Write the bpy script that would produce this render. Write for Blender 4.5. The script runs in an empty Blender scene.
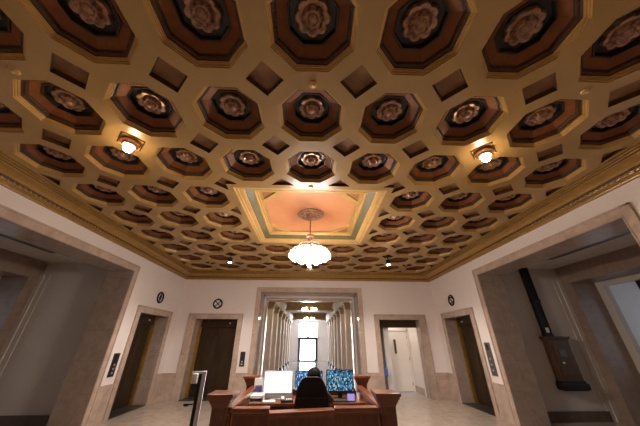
import bpy, bmesh, math, random
from mathutils import Vector, Matrix
random.seed(7)
PI = math.pi
SC = bpy.context.scene
COL = SC.collection
S = 0.95                       # ceiling grid pitch in metres
CZ = 3.963                     # ceiling plane
WX, WY = 4.67, 4.73            # half width of the lobby, half depth

# ------------------------------------------------------------------ materials
def _n(nt, t, **kw):
    n = nt.nodes.new(t)
    for k, v in kw.items():
        if k in n.inputs: n.inputs[k].default_value = v
        else: setattr(n, k, v)
    return n

def mat(name, col, rough=0.5, metal=0.0, var=0.0, scale=6.0, col2=None, bump=0.0, coat=0.0, stretch=(1, 1, 1), detail=4.0, spec=0.5):
    m = bpy.data.materials.new(name); m.use_nodes = True
    nt = m.node_tree; b = nt.nodes['Principled BSDF']
    b.inputs['Roughness'].default_value = rough; b.inputs['Metallic'].default_value = metal
    b.inputs['Specular IOR Level'].default_value = spec
    if coat: b.inputs['Coat Weight'].default_value = coat; b.inputs['Coat Roughness'].default_value = 0.12
    c = (*col, 1)
    tc = _n(nt, 'ShaderNodeTexCoord'); mp = _n(nt, 'ShaderNodeMapping'); mp.inputs['Scale'].default_value = stretch
    nt.links.new(tc.outputs['Object'], mp.inputs['Vector'])
    nz = _n(nt, 'ShaderNodeTexNoise', Scale=scale, Detail=detail, Roughness=0.6); nt.links.new(mp.outputs[0], nz.inputs['Vector'])
    rp = _n(nt, 'ShaderNodeValToRGB')
    d = col2 if col2 else tuple(x * (1 - var) for x in col)
    rp.color_ramp.elements[0].position = 0.35; rp.color_ramp.elements[1].position = 0.65
    rp.color_ramp.elements[0].color = (*d, 1); rp.color_ramp.elements[1].color = c
    nt.links.new(nz.outputs['Fac'], rp.inputs['Fac']); nt.links.new(rp.outputs['Color'], b.inputs['Base Color'])
    if bump:
        bp = _n(nt, 'ShaderNodeBump', Strength=bump, Distance=0.01); nt.links.new(nz.outputs['Fac'], bp.inputs['Height'])
        nt.links.new(bp.outputs['Normal'], b.inputs['Normal'])
    return m

def emit(name, col, strength):
    m = bpy.data.materials.new(name); m.use_nodes = True
    nt = m.node_tree; b = nt.nodes['Principled BSDF']
    b.inputs['Base Color'].default_value = (*[min(1, x) * .8 for x in col], 1)
    b.inputs['Emission Color'].default_value = (*col, 1); b.inputs['Emission Strength'].default_value = strength
    b.inputs['Roughness'].default_value = 0.3
    return m

def tile_mat(name, c1, c2, cm, size, rough, off=(0, 0, 0), mortar=0.004, vertical=False, bw=1.0, bh=1.0, offset=0.0):
    """stone laid in slabs: brick pattern with noise veining"""
    m = bpy.data.materials.new(name); m.use_nodes = True
    nt = m.node_tree; b = nt.nodes['Principled BSDF']; b.inputs['Roughness'].default_value = rough
    tc = _n(nt, 'ShaderNodeTexCoord')
    vec = tc.outputs['Object']
    if vertical:
        sp = _n(nt, 'ShaderNodeSeparateXYZ'); cb = _n(nt, 'ShaderNodeCombineXYZ'); ad = _n(nt, 'ShaderNodeMath', operation='ADD')
        nt.links.new(vec, sp.inputs[0]); nt.links.new(sp.outputs[0], ad.inputs[0]); nt.links.new(sp.outputs[1], ad.inputs[1])
        nt.links.new(ad.outputs[0], cb.inputs[0]); nt.links.new(sp.outputs[2], cb.inputs[1]); v2 = cb.outputs[0]
    else: v2 = vec
    br = _n(nt, 'ShaderNodeTexBrick', offset=offset, squash=1.0)
    br.inputs['Scale'].default_value = 1 / size; br.inputs['Mortar Size'].default_value = mortar; br.inputs['Mortar Smooth'].default_value = 0.1
    br.inputs['Brick Width'].default_value = bw; br.inputs['Row Height'].default_value = bh
    br.inputs['Color1'].default_value = (*c1, 1); br.inputs['Color2'].default_value = (*c2, 1); br.inputs['Mortar'].default_value = (*cm, 1)
    nt.links.new(v2, br.inputs['Vector'])
    nz = _n(nt, 'ShaderNodeTexNoise', Scale=5.0, Detail=8.0, Roughness=0.65, Distortion=0.6); nt.links.new(vec, nz.inputs['Vector'])
    rp = _n(nt, 'ShaderNodeValToRGB'); rp.color_ramp.elements[0].color = (.82, .80, .78, 1); rp.color_ramp.elements[1].color = (1.08, 1.06, 1.04, 1)
    rp.color_ramp.elements[0].position = .35; rp.color_ramp.elements[1].position = .65
    nt.links.new(nz.outputs['Fac'], rp.inputs['Fac'])
    mx = _n(nt, 'ShaderNodeMix', data_type='RGBA', blend_type='MULTIPLY'); mx.inputs['Factor'].default_value = 1
    nt.links.new(br.outputs['Color'], mx.inputs['A']); nt.links.new(rp.outputs['Color'], mx.inputs['B'])
    nt.links.new(mx.outputs['Result'], b.inputs['Base Color'])
    return m

def screen_text(name, bg, fg, strength):
    """rows of bright blocks, like a security system list on a monitor"""
    m = bpy.data.materials.new(name); m.use_nodes = True
    nt = m.node_tree; b = nt.nodes['Principled BSDF']; b.inputs['Roughness'].default_value = .25
    b.inputs['Base Color'].default_value = (.01, .01, .012, 1)
    tc = _n(nt, 'ShaderNodeTexCoord'); sn = _n(nt, 'ShaderNodeVectorMath', operation='SNAP'); sn.inputs[1].default_value = (.010, 1, .022)
    nt.links.new(tc.outputs['Object'], sn.inputs[0])
    wn = _n(nt, 'ShaderNodeTexWhiteNoise', noise_dimensions='3D'); nt.links.new(sn.outputs[0], wn.inputs['Vector'])
    rp = _n(nt, 'ShaderNodeValToRGB'); rp.color_ramp.interpolation = 'CONSTANT'
    e = rp.color_ramp.elements; e[0].color = (*bg, 1); e[1].position = .5; e[1].color = (*fg, 1)
    e2 = rp.color_ramp.elements.new(.86); e2.color = (.75, .95, 1, 1)
    nt.links.new(wn.outputs['Value'], rp.inputs['Fac']); nt.links.new(rp.outputs['Color'], b.inputs['Emission Color'])
    b.inputs['Emission Strength'].default_value = strength
    return m

M = {}
M['gold'] = mat('ceiling_gold_paint', (.38, .235, .085), .33, 0, .12, 3)
M['gold_trim'] = mat('gilded_moulding', (.56, .345, .11), .33, .2, .15, 9)
M['cornice'] = mat('cornice_gilding', (.37, .205, .05), .36, .2, .2, 7)
M['coffer_red'] = mat('coffer_terracotta', (.235, .080, .023), .55, 0, .25, 8, spec=.2)
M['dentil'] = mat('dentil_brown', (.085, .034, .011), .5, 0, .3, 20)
M['black_band'] = mat('coffer_black', (.026, .022, .019), .4, 0, .3, 10)
M['rosette'] = mat('rosette_bronze', (.52, .30, .19), .36, .35, .6, 22)
M['diamond'] = mat('diamond_panel_brown', (.27, .125, .038), .45, 0, .25, 8)
M['peach'] = mat('bay_peach_plaster', (.72, .32, .14), .5, 0, .10, 3)
M['bay_gold'] = mat('bay_gilding', (.62, .385, .125), .36, .15, .15, 8)
M['bay_corner'] = mat('bay_corner_ochre', (.46, .21, .065), .5, 0, .15, 8)
M['greenband'] = mat('bay_greygreen_band', (.135, .12, .058), .5, 0, .25, 14)
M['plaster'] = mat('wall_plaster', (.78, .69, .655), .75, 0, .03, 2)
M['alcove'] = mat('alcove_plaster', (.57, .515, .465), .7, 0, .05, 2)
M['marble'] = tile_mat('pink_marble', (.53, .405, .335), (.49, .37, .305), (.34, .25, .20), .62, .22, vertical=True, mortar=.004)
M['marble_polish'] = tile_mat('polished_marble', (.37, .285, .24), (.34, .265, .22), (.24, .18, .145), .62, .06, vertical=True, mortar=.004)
M['marble_dark'] = tile_mat('shaded_marble', (.30, .215, .17), (.27, .19, .15), (.17, .12, .09), .62, .30, vertical=True, mortar=.004)  # same marble as the lobby, the alcoves' shade put into its colour
M['base_stone'] = mat('dark_base_stone', (.13, .085, .062), .3, 0, .3, 8)
M['floor'] = tile_mat('terrazzo_floor', (.49, .405, .335), (.455, .375, .31), (.40, .32, .25), .9, .17, mortar=.004)
M['floor_blue'] = tile_mat('corridor_floor', (.52, .50, .50), (.46, .45, .46), (.32, .30, .29), .8, .10, mortar=.004)
M['bronze'] = mat('dark_bronze', (.075, .045, .024), .34, .55, .35, 5, stretch=(1, 1, .3))
M['brass'] = mat('brass', (.55, .34, .10), .34, .8, .3, 10)
M['sill'] = mat('dark_sill', (.055, .042, .035), .45, .2, .2, 12)
M['wood'] = mat('desk_mahogany', (.17, .047, .014), .32, 0, .35, 5, stretch=(6, 6, 1), coat=.35)
M['wood_top'] = mat('desk_mahogany_top', (.235, .068, .021), .28, 0, .35, 4, stretch=(1.2, 9, 9), coat=.5)
M['wood_dark'] = mat('mail_chute_wood', (.11, .05, .022), .35, .15, .4, 6, stretch=(6, 6, 1))
M['iron'] = mat('black_iron', (.016, .014, .013), .42, .4, .3, 10)
M['black_plastic'] = mat('black_plastic', (.014, .014, .016), .5, 0, .2, 20)
M['black_fabric'] = mat('black_fabric', (.016, .015, .017), .85, 0, .4, 90)
M['jacket'] = mat('dark_grey_jacket', (.085, .082, .085), .8, 0, .35, 40)
M['trouser'] = mat('black_trousers', (.02, .02, .024), .85, 0, .3, 40)
M['skin'] = mat('skin', (.46, .26, .18), .5, 0, .08, 14)
M['hair'] = mat('black_hair', (.010, .009, .009), .8, 0, .3, 60, stretch=(1, 1, .3), spec=.15)
M['steel'] = mat('brushed_steel', (.62, .62, .66), .30, .9, .15, 12, stretch=(8, 8, .5))
M['silver'] = mat('silver_aluminium', (.62, .62, .63), .35, .7, .06, 10)
M['grey_alu'] = mat('grey_aluminium', (.34, .33, .33), .45, .2, .06, 10)
M['white_plastic'] = mat('white_plastic', (.78, .77, .76), .4, 0, .04, 10)
M['white_paint'] = mat('white_door_paint', (.84, .79, .74), .4, 0, .03, 3)
M['cream'] = mat('cream_enamel', (.74, .66, .52), .4, 0, .05, 8)
M['paper'] = mat('paper', (.80, .76, .70), .7, 0, .06, 12)
M['purple'] = mat('violet_print', (.18, .14, .42), .5, 0, .3, 18)
M['blue'] = mat('blue_nylon', (.07, .17, .52), .6, 0, .3, 20)
M['grey_metal'] = mat('grey_metal_plate', (.15, .14, .13), .4, .5, .15, 12)
M['pier'] = mat('corridor_pier_stone', (.78, .62, .50), .4, 0, .12, 5, stretch=(1, 1, .4))
M['capital'] = mat('gilded_capital', (.50, .34, .18), .4, .2, .3, 14)
M['corr_wall'] = mat('corridor_plaster', (.78, .74, .72), .7, 0, .04, 2)
M['corr_gold'] = mat('corridor_ceiling_gold', (.36, .22, .07), .4, .1, .35, 6)
M['door_blue'] = mat('dark_blue_metal', (.02, .035, .08), .5, 0, .2, 8)
M['globe'] = emit('lit_glass_globe', (1, .90, .80), 88)
M['globe_up'] = emit('lit_upper_globe', (1, .90, .80), 4)
M['bulb'] = emit('lit_bulb', (1, .74, .44), 70)
M['spot'] = emit('lit_spot_lens', (1, .93, .82), 60)
M['corr_bulb'] = emit('corridor_lit_globe', (1, .84, .60), 24)
M['daylight'] = emit('daylight_pane', (.86, .93, 1.0), 9)
M['alcove_day'] = emit('dim_daylight_pane', (.74, .84, 1.0), .4)
M['scr_white'] = emit('white_screen', (.90, .93, 1.0), .40)
M['scr_blue'] = screen_text('blue_list_screen', (.0, .03, .10), (.03, .20, .55), .5)
M['scr_cctv'] = screen_text('cyan_list_screen', (.0, .03, .07), (.05, .33, .60), .36)
M['scr_violet'] = emit('violet_screen', (.30, .26, .75), .16)

# ------------------------------------------------------------------ mesh helpers
class MB:
    def __init__(s): s.bm = bmesh.new()
    def quad(s, *p):
        s.bm.faces.new([s.bm.verts.new(q) for q in p]); return s
    def box(s, x0, x1, y0, y1, z0, z1, mtx=None, bevel=0):
        r = bmesh.ops.create_cube(s.bm, size=1)
        vs = r['verts']
        for v in vs:
            v.co = Vector(((x0 + x1) / 2 + v.co.x * (x1 - x0), (y0 + y1) / 2 + v.co.y * (y1 - y0), (z0 + z1) / 2 + v.co.z * (z1 - z0)))
        if bevel:
            es = list({e for v in vs for e in v.link_edges})
            rr = bmesh.ops.bevel(s.bm, geom=es, offset=bevel, segments=2, affect='EDGES', profile=.6)
            vs = list({v for f in rr['faces'] for v in f.verts} | {v for v in vs if v.is_valid})
        if mtx is not None:
            for v in vs: v.co = mtx @ v.co
        return s
    def tube(s, a, b, r0, r1=None, seg=12, cap=True):
        a, b = Vector(a), Vector(b); r1 = r0 if r1 is None else r1
        d = (b - a).normalized(); u = d.orthogonal().normalized(); w = d.cross(u)
        A, B = [], []
        for i in range(seg):
            t = 2 * PI * i / seg; o = u * math.cos(t) + w * math.sin(t)
            A.append(s.bm.verts.new(a + o * r0)); B.append(s.bm.verts.new(b + o * r1))
        for i in range(seg):
            j = (i + 1) % seg; s.bm.faces.new((A[i], A[j], B[j], B[i]))
        if cap: s.bm.faces.new(A[::-1]); s.bm.faces.new(B)
        return s
    def path(s, pts, r, seg=8):
        for i in range(len(pts) - 1): s.tube(pts[i], pts[i + 1], r, r, seg)
        return s
    def lathe(s, prof, c=(0, 0, 0), seg=24, mod=None):
        """prof: (radius, z) list; mod(theta, k, r, z) -> (r, z)"""
        rings = []
        for k, (r, z) in enumerate(prof):
            ring = []
            for i in range(seg):
                t = 2 * PI * i / seg; rr, zz = mod(t, k, r, z) if mod else (r, z)
                ring.append(s.bm.verts.new((c[0] + rr * math.cos(t), c[1] + rr * math.sin(t), c[2] + zz)))
            rings.append(ring)
        for a, b in zip(rings, rings[1:]):
            for i in range(seg):
                j = (i + 1) % seg
                s.bm.faces.new((a[i], a[j], b[j], b[i]))
        for ring in (rings[0], rings[-1]):
            try: s.bm.faces.new(ring)
            except ValueError: pass
        return s
    def ball(s, c, r, sx=1, sy=1, sz=1, seg=16, rings=10):
        rr = bmesh.ops.create_uvsphere(s.bm, u_segments=seg, v_segments=rings, radius=r)
        for v in rr['verts']: v.co = Vector((c[0] + v.co.x * sx, c[1] + v.co.y * sy, c[2] + v.co.z * sz))
        return s
    def torus(s, c, R, r, seg=32, sub=8, axis='z'):
        rings = []
        for i in range(seg):
            t = 2 * PI * i / seg; ring = []
            for j in range(sub):
                p = 2 * PI * j / sub; q = R + r * math.cos(p); h = r * math.sin(p)
                a, b = q * math.cos(t), q * math.sin(t)
                co = {'z': (a, b, h), 'y': (a, h, b), 'x': (h, a, b)}[axis]
                ring.append(s.bm.verts.new((c[0] + co[0], c[1] + co[1], c[2] + co[2])))
            rings.append(ring)
        for i in range(seg):
            a, b = rings[i], rings[(i + 1) % seg]
            for j in range(sub): s.bm.faces.new((a[j], a[(j + 1) % sub], b[(j + 1) % sub], b[j]))
        return s
    def build(s, name, m, parent=None, smooth=False, recalc=True):
        if recalc: bmesh.ops.recalc_face_normals(s.bm, faces=s.bm.faces[:])
        me = bpy.data.meshes.new(name); s.bm.to_mesh(me); s.bm.free()
        me.materials.append(M[m] if isinstance(m, str) else m)
        if smooth:
            for p in me.polygons: p.use_smooth = True
            try: me.set_sharp_from_angle(angle=math.radians(50))
            except Exception: pass
        o = bpy.data.objects.new(name, me); COL.objects.link(o)
        if parent is not None: o.parent = parent
        return o

def tag(o, label, cat, group=None):
    o['label'] = label; o['category'] = cat
    if group: o['group'] = group
    return o
def thing(name, label, cat, loc=(0, 0, 0), rz=0, group=None):
    o = bpy.data.objects.new(name, None); COL.objects.link(o); o.empty_display_size = .1
    o.location = loc; o.rotation_euler = (0, 0, rz)
    return tag(o, label, cat, group)
def struct(o):
    o['kind'] = 'structure'; return o
def empty_struct(name, loc=(0, 0, 0), rz=0):
    o = bpy.data.objects.new(name, None); COL.objects.link(o); o.location = loc; o.rotation_euler = (0, 0, rz); o['kind'] = 'structure'; return o
def copy_thing(root, loc, rz=None, label=None):
    r = root.copy(); COL.objects.link(r); r.location = loc
    if rz is not None: r.rotation_euler = (0, 0, rz)
    if label: r['label'] = label
    for ch in list(root.children):
        c = ch.copy(); COL.objects.link(c); c.parent = r
        for g in list(ch.children):
            d = g.copy(); COL.objects.link(d); d.parent = c
    return r
def ring_between(mb, A, B):
    n = len(A)
    for i in range(n):
        j = (i + 1) % n; mb.quad(A[i], A[j], B[j], B[i])

# ------------------------------------------------------------------ ceiling slab with octagonal and square holes
AP, HE, DD = .395 * S, .170 * S, .20 * S            # octagon apothem, half edge; half diagonal of the small squares
def octo(a, z, ratio=HE / AP):
    h = a * ratio
    return [(-h, a, z), (h, a, z), (a, h, z), (a, -h, z), (h, -a, z), (-h, -a, z), (-a, -h, z), (-a, h, z)]
def is_bay(i, j): return abs(i) <= 1 and abs(j) <= 1
BAYO, BAYI = 1.5 * S, 1.33
mb = MB()
for i in range(-4, 5):
    for j in range(-4, 5):
        if is_bay(i, j): continue
        cx, cy = i * S, j * S
        P = lambda x, y: (cx + x, cy + y, CZ)
        e, q = .5 * S, .5 * S - DD
        for k in range(4):
            c, s_ = [(1, 0), (0, 1), (-1, 0), (0, -1)][k]
            R = lambda x, y: P(x * c - y * s_, x * s_ + y * c)
            mb.quad(R(-q, e), R(q, e), R(HE, AP), R(-HE, AP))
            mb.quad(R(q, e), R(e, q), R(AP, HE), R(HE, AP))
for (a, b) in ((BAYO, BAYI),):
    A = [(-a, -a, CZ), (a, -a, CZ), (a, a, CZ), (-a, a, CZ)]; B = [(-b, -b, CZ), (b, -b, CZ), (b, b, CZ), (-b, b, CZ)]
    ring_between(mb, A, B)
ceiling = MB()
bm = mb.bm
g = 4.5 * S
A = [(-g, -g, CZ), (g, -g, CZ), (g, g, CZ), (-g, g, CZ)]
W2, Y2 = WX + .3, WY + .3
B = [(-W2, -Y2, CZ), (W2, -Y2, CZ), (W2, Y2, CZ), (-W2, Y2, CZ)]
ring_between(mb, A, B)
bmesh.ops.remove_doubles(bm, verts=bm.verts[:], dist=.0005)
ceil = struct(mb.build('ceiling', 'gold', recalc=False))
for p in ceil.data.polygons: pass
# the closed upper side of the ceiling (carries the coffers)
top = MB(); top.box(-W2, W2, -Y2, Y2, CZ + .44, CZ + .5)
for sx in (-1, 1): top.box(sx * W2 - .03, sx * W2 + .03, -Y2, Y2, CZ, CZ + .44)
for sy in (-1, 1): top.box(-W2, W2, sy * Y2 - .03, sy * Y2 + .03, CZ, CZ + .44)
struct(top.build('ceiling_upper_slab', 'gold', ceil))

# ------------------------------------------------------------------ coffers
ORD = ['first', 'second', 'third', 'fourth', 'fifth', 'sixth', 'seventh', 'eighth', 'ninth', 'tenth']
NUM = ['zero', 'one', 'two', 'three', 'four', 'five']
def place_words(i):
    if i == 0: return 'on the centre line'
    return '%s %s of centre' % ({1: 'one place', 2: 'two places', 3: 'three places', 4: 'four places'}[abs(i)], 'left' if i < 0 else 'right')

cof = thing('ceiling_coffer', 'x', 'ceiling coffer', group='octagonal ceiling coffers')
mb = MB()                                            # gilded stepped lip
ring_between(mb, octo(AP, 0), octo(AP, .016)); ring_between(mb, octo(AP, .016), octo(AP - .012, .016))
ring_between(mb, octo(AP - .012, .016), octo(AP - .014, .034)); ring_between(mb, octo(AP - .014, .034), octo(AP - .026, .034))
ring_between(mb, octo(AP - .026, .034), octo(AP - .028, .048)); ring_between(mb, octo(AP - .028, .048), octo(AP - .036, .048))
mb.build('stepped_moulding', 'gold_trim', cof, recalc=False)
mb = MB()                                            # dentil band, brown
ring_between(mb, octo(AP - .036, .048), octo(AP - .038, .066)); ring_between(mb, octo(AP - .038, .066), octo(AP - .062, .080)); ring_between(mb, octo(AP - .062, .080), octo(AP - .065, .105)); ring_between(mb, octo(AP - .065, .105), octo(AP - .075, .107))
O = octo(AP - .052, .076)
for k in range(8):
    a, b = Vector(O[k]), Vector(O[(k + 1) % 8]); n = 8; d = (b - a); t = d.normalized(); nr = Vector((-t.y, t.x, 0))
    for q in range(n):
        c = a + d * ((q + .5) / n); w = d.length / n * .28
        mtx = Matrix.Translation(c) @ Matrix(((t.x, nr.x, 0, 0), (t.y, nr.y, 0, 0), (0, 0, 1, 0), (0, 0, 0, 1)))
        mb.box(-w, w, -.010, .010, -.006, .024, mtx)
mb.build('dentil_band', 'dentil', cof)
mb = MB()
ring_between(mb, octo(AP - .075, .107), octo(.220, .162)); mb.build('terracotta_panel', 'coffer_red', cof, recalc=False)
mb = MB()
ring_between(mb, octo(.220, .160), octo(.217, .150)); ring_between(mb, octo(.217, .150), octo(.205, .150)); ring_between(mb, octo(.205, .150), octo(.198, .205))
ring_between(mb, octo(.198, .205), octo(.002, .218)); mb.build('black_inner_frame', 'black_band', cof)
def petal(n, amp):
    def f(t, k, r, z):
        w = abs(math.cos(n * t / 2)) ** .7
        return r * (1 - amp + amp * w) if k not in (0,) else r, z + (.010 * (1 - w) if 0 < k < 5 else 0)
    return f
mb = MB()
mb.lathe([(.150, .207), (.163, .185), (.150, .160), (.120, .160), (.100, .178), (.085, .18)], seg=64, mod=petal(8, .16))
mb.lathe([(.098, .190), (.100, .158), (.080, .138), (.058, .150), (.05, .17)], seg=48, mod=petal(8, .20))
ros = mb.build('rosette', 'rosette', cof, smooth=True)
mb = MB(); mb.lathe([(.052, .175), (.055, .150), (.044, .128), (.022, .116), (.004, .112)], seg=20)
mb.torus((0, 0, .15), .058, .007, 24, 6)
mb.build('boss', 'rosette', ros, smooth=True)
first = True
for j in range(4, -5, -1):
    for i in range(-4, 5):
        if is_bay(i, j): continue
        lab = 'octagonal coffer with bronze rosette, %s row from far wall, %s' % (ORD[4 - j], place_words(i))
        if first: cof.location = (i * S, j * S, CZ); cof['label'] = lab; first = False
        else: copy_thing(cof, (i * S, j * S, CZ), label=lab)

# small square panels set diagonally between the coffers (whole, half and cut ones)
def dia_mesh(keep):
    """keep(x, y): quadrants of the diamond that exist -> list of polygon outlines"""
    return keep
def diamond_thing(quads, label):
    """quads: set of (sx, sy) quadrants present"""
    t = thing('diamond_panel', label, 'ceiling panel', group='small diamond ceiling panels')
    # outline of the present quadrants, counter-clockwise
    order = [(1, 1), (-1, 1), (-1, -1), (1, -1)]
    d = DD
    tips = {0: (d, 0), 1: (0, d), 2: (-d, 0), 3: (0, -d)}
    lip, pan = MB(), MB()
    if len(quads) == 4: out = [(d, 0), (0, d), (-d, 0), (0, -d)]
    else:
        out = []
        start = [k for k in range(4) if order[k] in quads and order[(k - 1) % 4] not in quads][0]
        k = start; out.append(tips[k])
        while order[k % 4] in quads and len(out) < 5:
            out.append(tips[(k + 1) % 4]); k += 1
        if len(quads) in (1, 3): out.append((0, 0))
    c = Vector((sum(p[0] for p in out) / len(out), sum(p[1] for p in out) / len(out)))
    if len(quads) == 3: c = Vector((0, 0)) + c * 1.0
    def inset(p, f): v = c + (Vector(p) - c) * f; return v
    O0 = [(p[0], p[1], 0) for p in out]; O1 = [(p[0], p[1], .03) for p in out]
    O2 = [(*inset(p, .93), .03) for p in out]; O3 = [(*inset(p, .91), .055) for p in out]
    ring_between(lip, O0, O1); ring_between(lip, O1, O2); ring_between(lip, O2, O3)
    lip.build('raised_edge', 'dentil', t)
    pan.bm.faces.new([pan.bm.verts.new(p) for p in O3]); pan.build('sunk_field', 'diamond', t, recalc=False)
    return t
protos = {}
def cell_exists(i, j): return abs(i) <= 4 and abs(j) <= 4 and not is_bay(i, j)
def between_words(a):
    if a == -.5: return 'just left of centre'
    if a == .5: return 'just right of centre'
    n = {1: 'second', 2: 'third', 3: 'fourth', 4: 'fifth'}[int(abs(a))]
    return '%s %s of centre' % (n, 'left' if a < 0 else 'right')
for jj in range(5, -5, -1):
    y = jj - .5
    for ii in range(-5, 5):
        x = ii + .5
        quads = frozenset((sx, sy) for sx in (-1, 1) for sy in (-1, 1) if cell_exists(int(round(x + sx * .5)), int(round(y + sy * .5))))
        if not quads: continue
        r = int(4.5 - y)
        rw = 'beside the far cornice' if r == 0 else 'beside the near cornice' if r == 9 else 'between %s and %s rows from far wall' % (ORD[r - 1], ORD[r])
        shape = {4: 'brown diamond', 3: 'notched brown diamond', 2: 'brown half diamond', 1: 'brown corner triangle'}[len(quads)]
        lab = '%s %s, %s' % (shape, rw, between_words(x))
        key = quads
        if key not in protos:
            protos[key] = diamond_thing(quads, lab); protos[key].location = (x * S, y * S, CZ)
        else: copy_thing(protos[key], (x * S, y * S, CZ), label=lab)

# ------------------------------------------------------------------ central bay, raised above the ceiling
bay = thing('central_ceiling_bay', 'large square raised ceiling bay with peach octagon above the chandelier', 'ceiling bay', (0, 0, CZ))
def sq(a, z): return [(-a, -a, z), (a, -a, z), (a, a, z), (-a, a, z)]
mb = MB(); prof = [(BAYI + .002, 0), (BAYI - .006, .004), (BAYI - .02, .012), (BAYI - .06, .016), (BAYI - .065, .034), (BAYI - .10, .040), (BAYI - .14, .052), (BAYI - .15, .062)]
for (a, z), (b, w) in zip(prof, prof[1:]): ring_between(mb, sq(a, z), sq(b, w))
mb.build('outer_moulding', 'bay_gold', bay)
mb = MB(); ring_between(mb, sq(BAYI - .15, .062), sq(BAYI - .165, .062)); ring_between(mb, sq(BAYI - .165, .062), sq(1.06, .135))
mb.build('greygreen_band', 'greenband', bay, recalc=False)
mb = MB(); prof = [(1.06, .135), (1.06, .125), (1.035, .125), (1.02, .150), (.99, .150), (.985, .165), (.93, .165)]
for (a, z), (b, w) in zip(prof, prof[1:]): ring_between(mb, sq(a, z), sq(b, w))
PZ = .165; cut = .42; leg = .27; a = .93
for sx in (-1, 1):
    for sy in (-1, 1):
        p = lambda x, y, z=PZ: (sx * x, sy * y, z)
        # strip between triangle and octagon edge
        mb.quad(p(a - leg, a), p(a - cut, a), p(a, a - cut), p(a, a - leg))
        mb.quad(p(a - cut, a), p(a - cut, a, PZ + .02), p(a, a - cut, PZ + .02), p(a, a - cut))
        mb.quad(p(a - leg, a), p(a - leg, a, PZ + .02), p(a, a - leg, PZ + .02), p(a, a - leg))
mb.build('panel_frame', 'bay_gold', bay)
mb = MB(); z = PZ + .018
mb.bm.faces.new([mb.bm.verts.new(v) for v in [(-a + cut, -a, z), (a - cut, -a, z), (a, -a + cut, z), (a, a - cut, z), (a - cut, a, z), (-a + cut, a, z), (-a, a - cut, z), (-a, -a + cut, z)]])
mb.build('peach_panel', 'peach', bay, recalc=False)
for sx in (-1, 1):
    for sy in (-1, 1):
        mb = MB(); mb.bm.faces.new([mb.bm.verts.new(v) for v in [(sx * a, sy * a, z), (sx * (a - leg), sy * a, z), (sx * a, sy * (a - leg), z)]])
        mb.build('corner_panel', 'bay_corner', bay, recalc=False)
rose = thing('ceiling_rose', 'round bronze plaster ceiling rose in the middle of the peach octagon', 'ceiling rose', (0, 0, CZ + PZ + .018))
mb = MB(); mb.lathe([(.285, .0), (.290, -.018), (.270, -.030), (.245, -.022), (.225, -.030), (.20, -.018), (.15, -.018)], seg=64)
mb.build('outer_ring', 'rosette', rose, smooth=True)
mb = MB(); mb.lathe([(.20, -.0), (.205, -.03), (.17, -.045), (.12, -.03), (.10, -.03)], seg=80, mod=petal(10, .14)); mb.lathe([(.12, -.02), (.115, -.055), (.08, -.07), (.03, -.075)], seg=48, mod=petal(8, .15))
mb.build('leaf_whorl', 'rosette', rose, smooth=True)

# ------------------------------------------------------------------ cornice round the room
prof = [(.40, 3.966), (.40, 3.945), (.375, 3.945), (.375, 3.955), (.362, 3.955), (.362, 3.925), (.335, 3.925), (.335, 3.937), (.322, 3.937), (.322, 3.905), (.298, 3.905), (.298, 3.917), (.285, 3.917), (.285, 3.884),
        (.255, 3.878), (.215, 3.860), (.180, 3.836), (.160, 3.806), (.132, 3.802), (.132, 3.815), (.120, 3.815), (.105, 3.76), (.072, 3.752), (.072, 3.738), (.045, 3.734), (.040, 3.714), (-.01, 3.710)]
mb = MB()
def rect(d, z): return [(-WX + d, -WY + d, z), (WX - d, -WY + d, z), (WX - d, WY - d, z), (-WX + d, WY - d, z)]
for (a, z), (b, w) in zip(prof, prof[1:]): ring_between(mb, rect(a, z), rect(b, w))
cornice = struct(mb.build('trim_1', 'cornice', recalc=False))
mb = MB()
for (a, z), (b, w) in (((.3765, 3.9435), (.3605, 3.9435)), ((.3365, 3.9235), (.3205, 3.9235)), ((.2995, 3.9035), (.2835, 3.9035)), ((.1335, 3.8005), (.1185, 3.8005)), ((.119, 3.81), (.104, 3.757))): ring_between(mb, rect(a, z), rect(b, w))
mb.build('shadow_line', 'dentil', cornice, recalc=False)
mb = MB()
d = .102; zz = 3.775
for side in range(4):
    L = 2 * (WX - d) if side % 2 == 0 else 2 * (WY - d); n = int(L / .085)
    for k in range(n):
        u = -L / 2 + (k + .5) * L / n
        c = [(u, -WY + d), (WX - d, u), (u, WY - d), (-WX + d, u)][side]
        mb.ball((c[0], c[1], zz), .027, 1 if side % 2 == 0 else .8, .8 if side % 2 == 0 else 1, 1.0, 6, 4)
mb.build('egg_moulding', 'cornice', cornice, smooth=True)

# ------------------------------------------------------------------ walls
WT = .45
def wall_seg(mb, side, u0, u1, z0, z1, t=WT, off=0):
    if u1 - u0 < 1e-4 or z1 - z0 < 1e-4: return
    if side == 'left': mb.box(-WX - t - off, -WX - off, u0, u1, z0, z1)
    if side == 'right': mb.box(WX + off, WX + t + off, u0, u1, z0, z1)
    if side == 'far': mb.box(u0, u1, WY + off, WY + t + off, z0, z1)
    if side == 'near': mb.box(u0, u1, -WY - t - off, -WY - off, z0, z1)
def wall(side, L, opens, mname='plaster', ztop=4.0):
    mb = MB(); u = -L
    for (a, b, h) in sorted(opens):
        wall_seg(mb, side, u, a, 0, ztop); wall_seg(mb, side, a, b, h, ztop); u = b
    wall_seg(mb, side, u, L, 0, ztop)
    return struct(mb.build('wall_' + side, mname))
PI_, PO, PZI, PZO = 1.80, 1.965, 3.28, 3.445        # portal inner / outer half width and heights
EI0, EI1, EO0, EO1, EZI, EZO = 2.61, 4.14, 2.44, 4.31, 2.345, 2.52
wall('left', WY + .45, [(-EI1, -EI0, EZI), (-PI_, PI_, PZI), (EI0, EI1, EZI)])
wall('right', WY + .45, [(-EI1, -EI0, EZI), (-PI_, PI_, PZI), (EI0, EI1, EZI)])
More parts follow.
